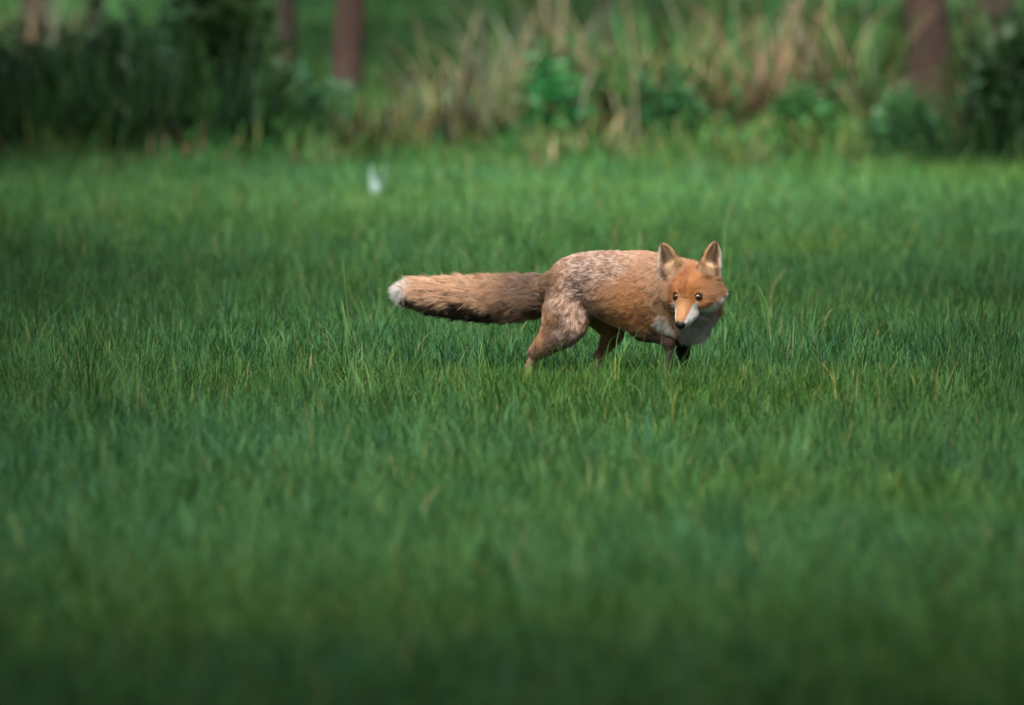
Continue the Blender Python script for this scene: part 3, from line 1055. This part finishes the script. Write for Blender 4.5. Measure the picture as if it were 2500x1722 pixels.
def fox_color(P, G, rnd):
    """coat colour, P (n,3) points on the coat, rnd (n,) one random number per hair"""
    n = len(P)
    # side view coordinates in photo pixels measured on the animal
    u = 1250 + P[:, 0] / S
    v = 911 - (P[:, 2]) / S + 0.0
    w1, w2 = vnoise(P, 45, 1) - 0.5, vnoise(P, 45, 2) - 0.5
    fine = 0.65 * vnoise(P, 150, 3) + 0.35 * vnoise(P, 320, 4)
    u, v = u + w1 * 26, v + w2 * 26
    C = np.tile(np.array(ORANGE), (n, 1))

    def put(col, m):
        m = np.clip(m, 0, 1)[:, None]
        C[:] = C * (1 - m) + np.array(col) * m

    def blob(cx, cy, rx, ry, rot=0, soft=0.5):
        c, s_ = math.cos(R(rot)), math.sin(R(rot))
        a, b = (u - cx), (v - cy)
        x, y = a * c + b * s_, -a * s_ + b * c
        return 1 - sstep(1 - soft, 1 + soft, np.hypot(x / rx, y / ry))

    def isg(*names):
        return np.isin(G, [GROUPS.index(k) for k in names])
    body = isg('trunk', 'neck', 'hind_near', 'hind_far', 'fore_near', 'fore_far', 'ruff').astype(float)
    # back and loin: greyed brown with pale tips, warm towards the shoulder
    put(TAN, body * blob(1560, 640, 130, 55, 5) * 0.7)
    grizz = body * np.maximum(blob(1440, 665, 85, 62, -15), blob(1405, 745, 62, 85, 20) * 0.9)
    put(GREYB, grizz * 0.8)
    put((0.17, 0.105, 0.085), body * blob(1420, 690, 22, 50, 12, .6) * 0.85)
    put((0.34, 0.205, 0.125), body * blob(1350, 740, 26, 90, 0) * 0.8)
    put(ORANGE, body * blob(1345, 790, 20, 40, 0) * 0.7)
    fmix = fine * 0.55 + vnoise(P, 420, 7) * 0.2 + rnd * 0.25
    spk = (fmix > 0.54).astype(float)
    put(PALE, grizz * spk * 0.9)
    put(PALE, body * blob(1480, 630, 100, 30, 0) * spk * 0.7)
    dsp = (fmix < 0.385).astype(float)
    put((0.12, 0.075, 0.06), grizz * dsp * 0.6)
    put((0.26, 0.16, 0.11), body * (1 - sstep(1330, 1362, u)) * (1 - sstep(740, 780, v)) * 0.85)
    # flank and shoulder orange
    put((0.62, 0.330, 0.155), body * blob(1530, 755, 62, 55, 25, .6) * 0.8)
    put(DEEP, body * blob(1570, 790, 55, 30, 10, .6) * 0.6)
    put((0.54, 0.34, 0.22), body * blob(1614, 705, 36, 72, 0, .6) * 0.85)
    # belly paler, groin dark
    put((0.40, 0.30, 0.22), (isg('trunk') * sstep(812, 830, v)) * 0.8)
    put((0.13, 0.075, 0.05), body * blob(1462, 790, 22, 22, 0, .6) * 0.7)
    # legs
    hn = isg('hind_near')
    put((0.16, 0.105, 0.085), hn * sstep(835, 858, v) * 0.85)
    put((0.24, 0.150, 0.115), hn * blob(1365, 825, 40, 40, 30, .5) * 0.8)
    put((0.30, 0.20, 0.12), hn * sstep(868, 884, v) * 0.8)
    put((0.17, 0.112, 0.090), hn * sstep(795, 830, v) * sstep(1335, 1365, u) * 0.8)
    put(PALE, hn * sstep(780, 800, v) * (1 - sstep(850, 862, v)) * sstep(1340, 1370, u) * spk * 0.55)
    hf = isg('hind_far')
    put((0.36, 0.18, 0.105), hf * 0.75)
    put((0.15, 0.09, 0.075), hf * sstep(1475, 1505, u) * 0.85)
    put((0.22, 0.14, 0.09), hf * sstep(860, 880, v))
    fn = isg('fore_near')
    put((0.17, 0.085, 0.058), fn * sstep(784, 806, v) * 0.9)
    put((0.075, 0.046, 0.040), fn * sstep(806, 830, v) * 0.85)
    put((0.06, 0.044, 0.038), fn * sstep(835, 860, v))
    ff = isg('fore_far')
    put(BLACK, ff * sstep(775, 800, v))
    # bib and ruff, the white greyed by painted shade under the chin
    rf = isg('ruff', 'neck')
    put((0.47, 0.45, 0.44), rf * sstep(1650, 1668, u) * sstep(740, 768, v))
    put((0.80, 0.77, 0.75), rf * blob(1622, 790, 26, 18, 35, .4))
    put((0.74, 0.71, 0.69), rf * sstep(1660, 1680, u) * sstep(750, 770, v) * (rnd > 0.78))
    put((0.55, 0.50, 0.45), rf * sstep(1742, 1762, u) * 0.7)
    # tail
    tl = isg('tail').astype(float)
    put((0.52, 0.31, 0.19), tl)
    put(PEACH, tl * (1 - sstep(1080, 1240, u)))
    put((0.155, 0.098, 0.072), tl * sstep(1190, 1300, u) * 0.85)
    put((0.34, 0.22, 0.14), tl * sstep(1160, 1330, u) * ((fine > 0.58) & (rnd > .3)) * 0.6)
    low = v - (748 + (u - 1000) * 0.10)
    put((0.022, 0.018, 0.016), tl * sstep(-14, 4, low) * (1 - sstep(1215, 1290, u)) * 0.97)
    put((0.07, 0.045, 0.035), tl * (1 - sstep(678, 692, v)) * sstep(1090, 1180, u) * 0.8)
    put((0.08, 0.05, 0.04), tl * (fine < 0.3) * sstep(1050, 1200, u) * 0.5)
    put((0.80, 0.77, 0.77), tl * (1 - sstep(992, 1030, u + (v - 715) * 0.25)))
    # head, in its own millimetres
    q = (P - HO) @ HM.T * 1000
    r, f, uu = q[:, 0] + w1 * 6, q[:, 1] + w2 * 6, q[:, 2] + w1 * 6
    ar = np.abs(r)
    hd = isg('head', 'cheek', 'muzzle').astype(float)
    put((0.52, 0.225, 0.078), hd)
    put(RUST, hd * (1 - sstep(6, 16, ar)) * sstep(30, 40, uu + f * .3) * 0.5)
    put((0.50, 0.24, 0.10), hd * sstep(62, 80, f) * 0.8)
    put((0.54, 0.30, 0.165), hd * sstep(60, 75, f) * (1 - sstep(8, 13, ar)) * 0.6)
    put((0.46, 0.27, 0.15), hd * sstep(48, 62, ar) * sstep(-30, -5, uu) * 0.7)
    # white: lips, sides of the muzzle, cheeks, chin
    bridge = -10 - (np.clip(f, 50, 120) - 50) * 0.30
    wm = sstep(63, 76, f) * sstep(1, 7, bridge + 8 - uu + (ar - 10.0) * 0.75)
    put(WHITE, hd * wm)
    wc = (1 - sstep(72, 84, f)) * sstep(0, 8, -28 - uu + np.clip(ar - 25, 0, 60) * 0.28)
    put(WHITE, hd * wc)
    put((0.22, 0.20, 0.20), hd * (1 - sstep(55, 80, f)) * sstep(0, 12, -47 - uu) * 0.5)  # shade below the white cheeks painted into the coat
    # dark whisker patch and lids
    dw = np.hypot((ar - 27) / 9, np.hypot((f - 66) / 11, (uu + 36) / 8))
    put((0.10, 0.08, 0.08), hd * (1 - sstep(0.6, 1.3, dw)) * 0.8)
    tear = np.hypot((ar - 22) / 5, np.hypot((f - 58) / 14, (uu + 8) / 8))
    put((0.10, 0.040, 0.022), hd * (1 - sstep(0.6, 1.3, tear)) * 0.85)
    put((0.16, 0.06, 0.025), hd * (1 - sstep(3, 9, np.hypot(ar - 8, (f - 40) * .6))) * sstep(8, 20, uu) * 0.4)
    for s_ in (-1, 1):
        de = np.linalg.norm(P - EYES[s_], axis=1)
        put((0.015, 0.010, 0.008), hd * (1 - sstep(0.0140, 0.0156, de)))
    # ears
    er = isg('ear')
    for e in EARS:
        qq = P - e['base']
        t = qq @ e['ax'] / e['len']
        x = qq @ e['side'] / (EARW * np.clip(1 - np.clip(t, 0, 1) ** 1.75, 0.03, 1) ** 0.56)
        z = qq @ e['face'] / 0.017
        here = er * (np.sign(P[:, 0] - HO[0]) == e['s']) if False else er * (np.linalg.norm(P - (e['base'] + e['tip']) / 2, axis=1) < 0.07)
        put((0.42, 0.22, 0.10), here)
        put((0.045, 0.03, 0.025), here * (1 - sstep(-0.35, 0.0, z)) * 0.8)
        put((0.05, 0.032, 0.025), here * sstep(0.80, 1.0, t) * 0.8)
        inn = here * sstep(-0.25, 0.1, z)
        out = -x * e['s']                       # towards the outer rim
        inn2 = here * (1 - sstep(0.45, 0.8, np.abs(x))) * sstep(-0.6, -0.2, z)
        put((0.54, 0.34, 0.19), inn * 0.75)
        put((0.20, 0.11, 0.075), inn2 * sstep(0.0, 0.35, out) * 0.8)  # shadow in the outer hollow of the ear, put into the colour
        put((0.66, 0.46, 0.29), inn2 * (1 - sstep(0.0, 0.3, out)) * 0.85)
        put((0.70, 0.64, 0.58), here * sstep(0.55, 0.8, out) * (1 - sstep(0.75, 0.95, t)) * sstep(-0.7, -0.3, z))
    return C * 0.90


def push_out(p, d, gap):
    """move along d from inside p until the skin is left, then stay gap beyond"""
    ts = np.linspace(-0.03, 0.05, 161)
    F = fox_field(p + ts[:, None] * d)
    k = np.nonzero(F > gap)[0]
    return p + d * ts[k[0]] if len(k) else p


EYES = {}
EYE_DIR = {}
for s_, (ex, ey) in ((-1, (1648, 727)), (1, (1704, 728))):
    d = HR * s_ * 0.50 + HF * 0.86 + HU * 0.10
    d /= np.linalg.norm(d)
    p = fp(ex, ey, (hp(s_ * 36, 40, 5))[1])
    view = np.array([0, -1, 0.047])
    p = push_out(p, view, 0.0)                    # on the skin, where the camera sees the eye
    EYES[s_] = p - d * 0.0088
    EYE_DIR[s_] = d


def mat_coat(name, hair):
    nt = NT(name)
    c = nt.attr("coat")
    if hair:
        t = nt.n("ShaderNodeHairInfo").outputs['Intercept']
        c = nt.mix(1.0, c, nt.ramp(t, [(0.0, (0.8, 0.78, 0.76)), (0.5, (1.0, 1.0, 1.0))]), 'MULTIPLY')
        b = nt.principled(c, 0.42, 0.40)
        tr = nt.n("ShaderNodeBsdfTranslucent")
        nt.l(c, tr.inputs[0])
        mx = nt.n("ShaderNodeMixShader")
        mx.inputs[0].default_value = 0.25
        nt.l(b.outputs[0], mx.inputs[1])
        nt.l(tr.outputs[0], mx.inputs[2])
        return nt.surf(mx.outputs[0])
    v = nt.ramp(nt.noise(160, world_pos(nt), 3), [(0.3, (0.55, 0.55, 0.55)), (0.7, (0.9, 0.9, 0.9))])
    return nt.surf(nt.principled(nt.mix(1.0, c, v, 'MULTIPLY'), 0.8, 0.1).outputs[0])


def build_fox():
    V, Q = fox_surface()
    # settle the vertices on the surface
    base = np.array([0.18, 0.03, -GROUND_DROP])
    root = empty("fox", base)
    tag(root, "red fox with bushy white-tipped tail stalking through the grass, face turned to the camera", "fox")
    G, D, L, _ = fox_attributes(V)
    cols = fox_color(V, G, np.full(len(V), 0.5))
    me = mesh_np("body", V - base, Q.ravel(), np.arange(len(Q)) * 4, (mat_coat("fox_skin_coat", False),), cols, colname="coat")
    body = link(bpy.data.objects.new("body", me), root)
    # ---- fur
    r = np.random.default_rng(5)
    me.calc_loop_triangles()
    tri = np.empty(len(me.loop_triangles) * 3, np.int32)
    me.loop_triangles.foreach_get("vertices", tri)
    tri = tri.reshape(-1, 3)
    nrm = np.empty(len(V) * 3, np.float32)
    me.vertices.foreach_get("normal", nrm)
    nrm = nrm.reshape(-1, 3).astype(float)
    A, B, Cc = V[tri[:, 0]], V[tri[:, 1]], V[tri[:, 2]]
    area = np.linalg.norm(np.cross(B - A, Cc - A), axis=1) * 0.5
    tg = G[tri[:, 0]]
    dens = np.array([1.0, 1.0, 1.0, 1.5, 1.2, 1.2, 1.3, 1.3, 2.6, 2.0, 4.0, 3.0])[tg]
    pr = area * dens
    N = 230000
    pick = r.choice(len(tri), N, p=pr / pr.sum())
    b1, b2 = r.uniform(0, 1, N), r.uniform(0, 1, N)
    fl = b1 + b2 > 1
    b1[fl], b2[fl] = 1 - b1[fl], 1 - b2[fl]
    P = A[pick] + (B - A)[pick] * b1[:, None] + (Cc - A)[pick] * b2[:, None]
    n = nrm[tri[pick, 0]] * (1 - b1 - b2)[:, None] + nrm[tri[pick, 1]] * b1[:, None] + nrm[tri[pick, 2]] * b2[:, None]
    n /= np.linalg.norm(n, axis=1, keepdims=True)
    keep = np.ones(N, bool)
    for s_ in (-1, 1):
        keep &= np.linalg.norm(P - EYES[s_], axis=1) > 0.0130
    keep &= np.linalg.norm(P - NOSE_C, axis=1) > 0.0145
    P, n = P[keep], n[keep]
    N = len(P)
    G, D, L, _ = fox_attributes(P)
    # clumps: neighbouring hairs share a bend
    cl = np.stack([vnoise(P, 95, 21), vnoise(P, 95, 22), vnoise(P, 95, 23)], 1) - 0.5
    D = D / (np.linalg.norm(D, axis=1, keepdims=True) + 1e-9)
    lock = np.stack([vnoise(P, 38, 41), vnoise(P, 38, 42), vnoise(P, 38, 43)], 1) - 0.5
    D = D + cl * 0.9 + r.normal(0, 0.15, (N, 3)) + lock * np.where(G == GROUPS.index('tail'), 1.5, 0.35)[:, None]
    T = D - n * np.einsum('ij,ij->i', D, n)[:, None]
    T /= np.linalg.norm(T, axis=1, keepdims=True) + 1e-9
    istail = (G == GROUPS.index('tail'))
    L = L * (0.75 + 0.5 * r.uniform(0, 1, N)) * (0.75 + 0.5 * vnoise(P, 60, 30))
    for s_ in (-1, 1):
        L = L * (0.35 + 0.65 * sstep(0.016, 0.028, np.linalg.norm(P - EYES[s_], axis=1)))
    rise = np.where(istail, 0.66, 0.44) + np.where(istail, 0.7, 0.35) * (vnoise(P, 70, 31) - 0.5) + r.normal(0, 0.10, N)
    rise = np.where(np.isin(G, [GROUPS.index('muzzle')]), 0.25, rise)
    npt = 5
    t = np.linspace(0, 1, npt)
    pts = np.empty((N, npt, 3))
    p = P - n * 0.0008
    pts[:, 0] = p
    for k in range(1, npt):
        a = rise * (1.25 - 0.95 * t[k])
        dirv = T * np.cos(a)[:, None] + n * np.sin(a)[:, None] + np.array([0, 0, -0.10 * t[k]])
        dirv /= np.linalg.norm(dirv, axis=1, keepdims=True)
        p = p + dirv * (L / (npt - 1))[:, None]
        pts[:, k] = p
    rnd = r.uniform(0, 1, N)
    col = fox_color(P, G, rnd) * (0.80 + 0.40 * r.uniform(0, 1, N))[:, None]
    cv = bpy.data.hair_curves.new("fur")
    cv.add_curves([npt] * N)
    cv.points.foreach_set("position", np.ascontiguousarray(pts - base, np.float32).ravel())
    rad = np.clip(L * 0.022, 0.00026, 0.00052)[:, None] * np.array([1.0, 1.0, 0.85, 0.6, 0.15])[None]
    cv.points.foreach_set("radius", np.ascontiguousarray(rad, np.float32).ravel())
    at = cv.attributes.new("coat", 'FLOAT_COLOR', 'CURVE')
    c4 = np.ones((N, 4), np.float32)
    c4[:, :3] = col
    at.data.foreach_set("color", c4.ravel())
    cv.materials.append(mat_coat("fox_fur", True))
    link(bpy.data.objects.new("fur", cv), root)
    build_face(root, base)


NOSE_C = hp(0, 131, -33)


def uv_sphere(nu, nv):
    v, f = [], []
    for i in range(nv + 1):
        th = math.pi * i / nv
        for j in range(nu):
            ph = 2 * math.pi * j / nu
            v.append((math.sin(th) * math.cos(ph), math.sin(th) * math.sin(ph), math.cos(th)))
    for i in range(nv):
        for j in range(nu):
            f += [i * nu + j, (i + 1) * nu + j, (i + 1) * nu + (j + 1) % nu, i * nu + (j + 1) % nu]
    return np.array(v), np.array(f)


def cap(R0, half, nu=24, nv=6):
    """spherical cap about +Z"""
    v, f = [(0, 0, R0)], []
    for i in range(1, nv + 1):
        th = half * i / nv
        for j in range(nu):
            ph = 2 * math.pi * j / nu
            v.append((R0 * math.sin(th) * math.cos(ph), R0 * math.sin(th) * math.sin(ph), R0 * math.cos(th)))
    fl, st = [], []
    for j in range(nu):
        st.append(len(fl)); fl += [0, 1 + j, 1 + (j + 1) % nu]
    for i in range(nv - 1):
        a, b = 1 + i * nu, 1 + (i + 1) * nu
        for j in range(nu):
            st.append(len(fl)); fl += [a + j, b + j, b + (j + 1) % nu, a + (j + 1) % nu]
    return np.array(v), np.array(fl), np.array(st)


def build_face(root, base):
    nt = NT("eye_dark_rim"); m_rim = nt.surf(nt.principled((0.010, 0.007, 0.005), 0.4, 0.25).outputs[0])
    nt = NT("eye_iris")
    d = nt.n("ShaderNodeTexCoord").outputs['Object']
    m_iris = nt.surf(nt.principled(nt.ramp(nt.noise(900, d, 2), [(0.3, (0.055, 0.029, 0.014)), (0.7, (0.115, 0.066, 0.036))]), 0.25, 0.4).outputs[0])
    nt = NT("eye_pupil"); m_pup = nt.surf(nt.principled((0.004, 0.003, 0.003), 0.06, 0.6).outputs[0])
    nt = NT("nose_leather")
    b = nt.principled((0.008, 0.007, 0.008), 0.5, 0.3)
    nt.l(nt.bump(nt.noise(700, nt.n("ShaderNodeTexCoord").outputs['Object'], 2), 0.5, 0.001), b.inputs['Normal'])
    m_nose = nt.surf(b.outputs[0])
    nt = NT("whisker_hair"); m_whisk = nt.surf(nt.principled((0.05, 0.04, 0.04), 0.5, 0.3).outputs[0])
    RE = 0.0130
    sv, sf = uv_sphere(24, 16)
    me_e = mesh_np("eye", sv * RE, sf, np.arange(len(sf) // 4) * 4, (m_rim,))
    cv, cf, cs = cap(RE * 1.012, R(40))
    me_i = mesh_np("iris", cv, cf, cs, (m_iris,))
    pv, pf, ps = cap(RE * 1.024, R(17))
    pv = pv * np.array([0.9, 1.05, 1.0])
    me_p = mesh_np("pupil", pv, pf, ps, (m_pup,))
    for s_ in (-1, 1):
        # the fox looks just past the camera
        g = np.array([-0.05, -1.0, 0.02]) + EYE_DIR[s_] * 0.45
        q = Vector(g).to_track_quat('Z', 'Y')
        e = bpy.data.objects.new("eye", me_e)
        e.location = EYES[s_] - base
        e.rotation_mode = 'QUATERNION'
        e.rotation_quaternion = q @ Matrix.Rotation(R(14) * s_, 4, 'Z').to_quaternion()
        e.scale = (1.12, 0.80, 1.0)
        link(e, root)
        i = link(bpy.data.objects.new("iris", me_i), e)
        link(bpy.data.objects.new("pupil", me_p), e)
    # nose: broad pad with two nostrils
    v, f = uv_sphere(28, 20)
    x, y, z = v[:, 0].copy(), v[:, 1].copy(), v[:, 2].copy()
    x = x * (1.0 + 0.12 * z)
    y = y * (1 - 0.10 * np.abs(x))
    for s_ in (-1, 1):
        dn = np.hypot((x - s_ * 0.52) / 0.26, (z + 0.12) / 0.22)
        y = y - np.where(y > 0, 0.35 * np.exp(-dn ** 2), 0)
    y = y - np.where(y > 0, 0.14 * np.exp(-(x / 0.10) ** 2) * (z < 0.25), 0)
    loc = np.stack([x * 0.0155, y * 0.0118, z * 0.0135], -1)
    W = NOSE_C + loc @ HM
    me = mesh_np("nose", W - base, f, np.arange(len(f) // 4) * 4, (m_nose,))
    link(bpy.data.objects.new("nose", me), root)
    # whiskers, one curves object
    r = np.random.default_rng(9)
    P = []
    for s_ in (-1, 1):
        for k in range(11):
            o = hp(s_ * (12 + 3 * r.random()), 90 - 22 * r.random(), -33 - 9 * r.random())
            d = HR * s_ * 1.0 - HF * (0.15 + 0.5 * r.random()) - HU * (0.1 + 0.5 * r.random())
            d /= np.linalg.norm(d)
            ln = 0.045 + 0.035 * r.random()
            P.append([o + d * ln * t + np.array([0, 0, -1]) * 0.012 * t * t for t in np.linspace(0, 1, 5)])
    cv = bpy.data.hair_curves.new("whiskers")
    cv.add_curves([5] * len(P))
    cv.points.foreach_set("position", np.ascontiguousarray(np.array(P) - base, np.float32).ravel())
    cv.points.foreach_set("radius", np.tile(np.array([.00035, .0003, .00025, .0002, .00008], np.float32), len(P)))
    cv.materials.append(m_whisk)
    link(bpy.data.objects.new("whiskers", cv), root)


build_fox()
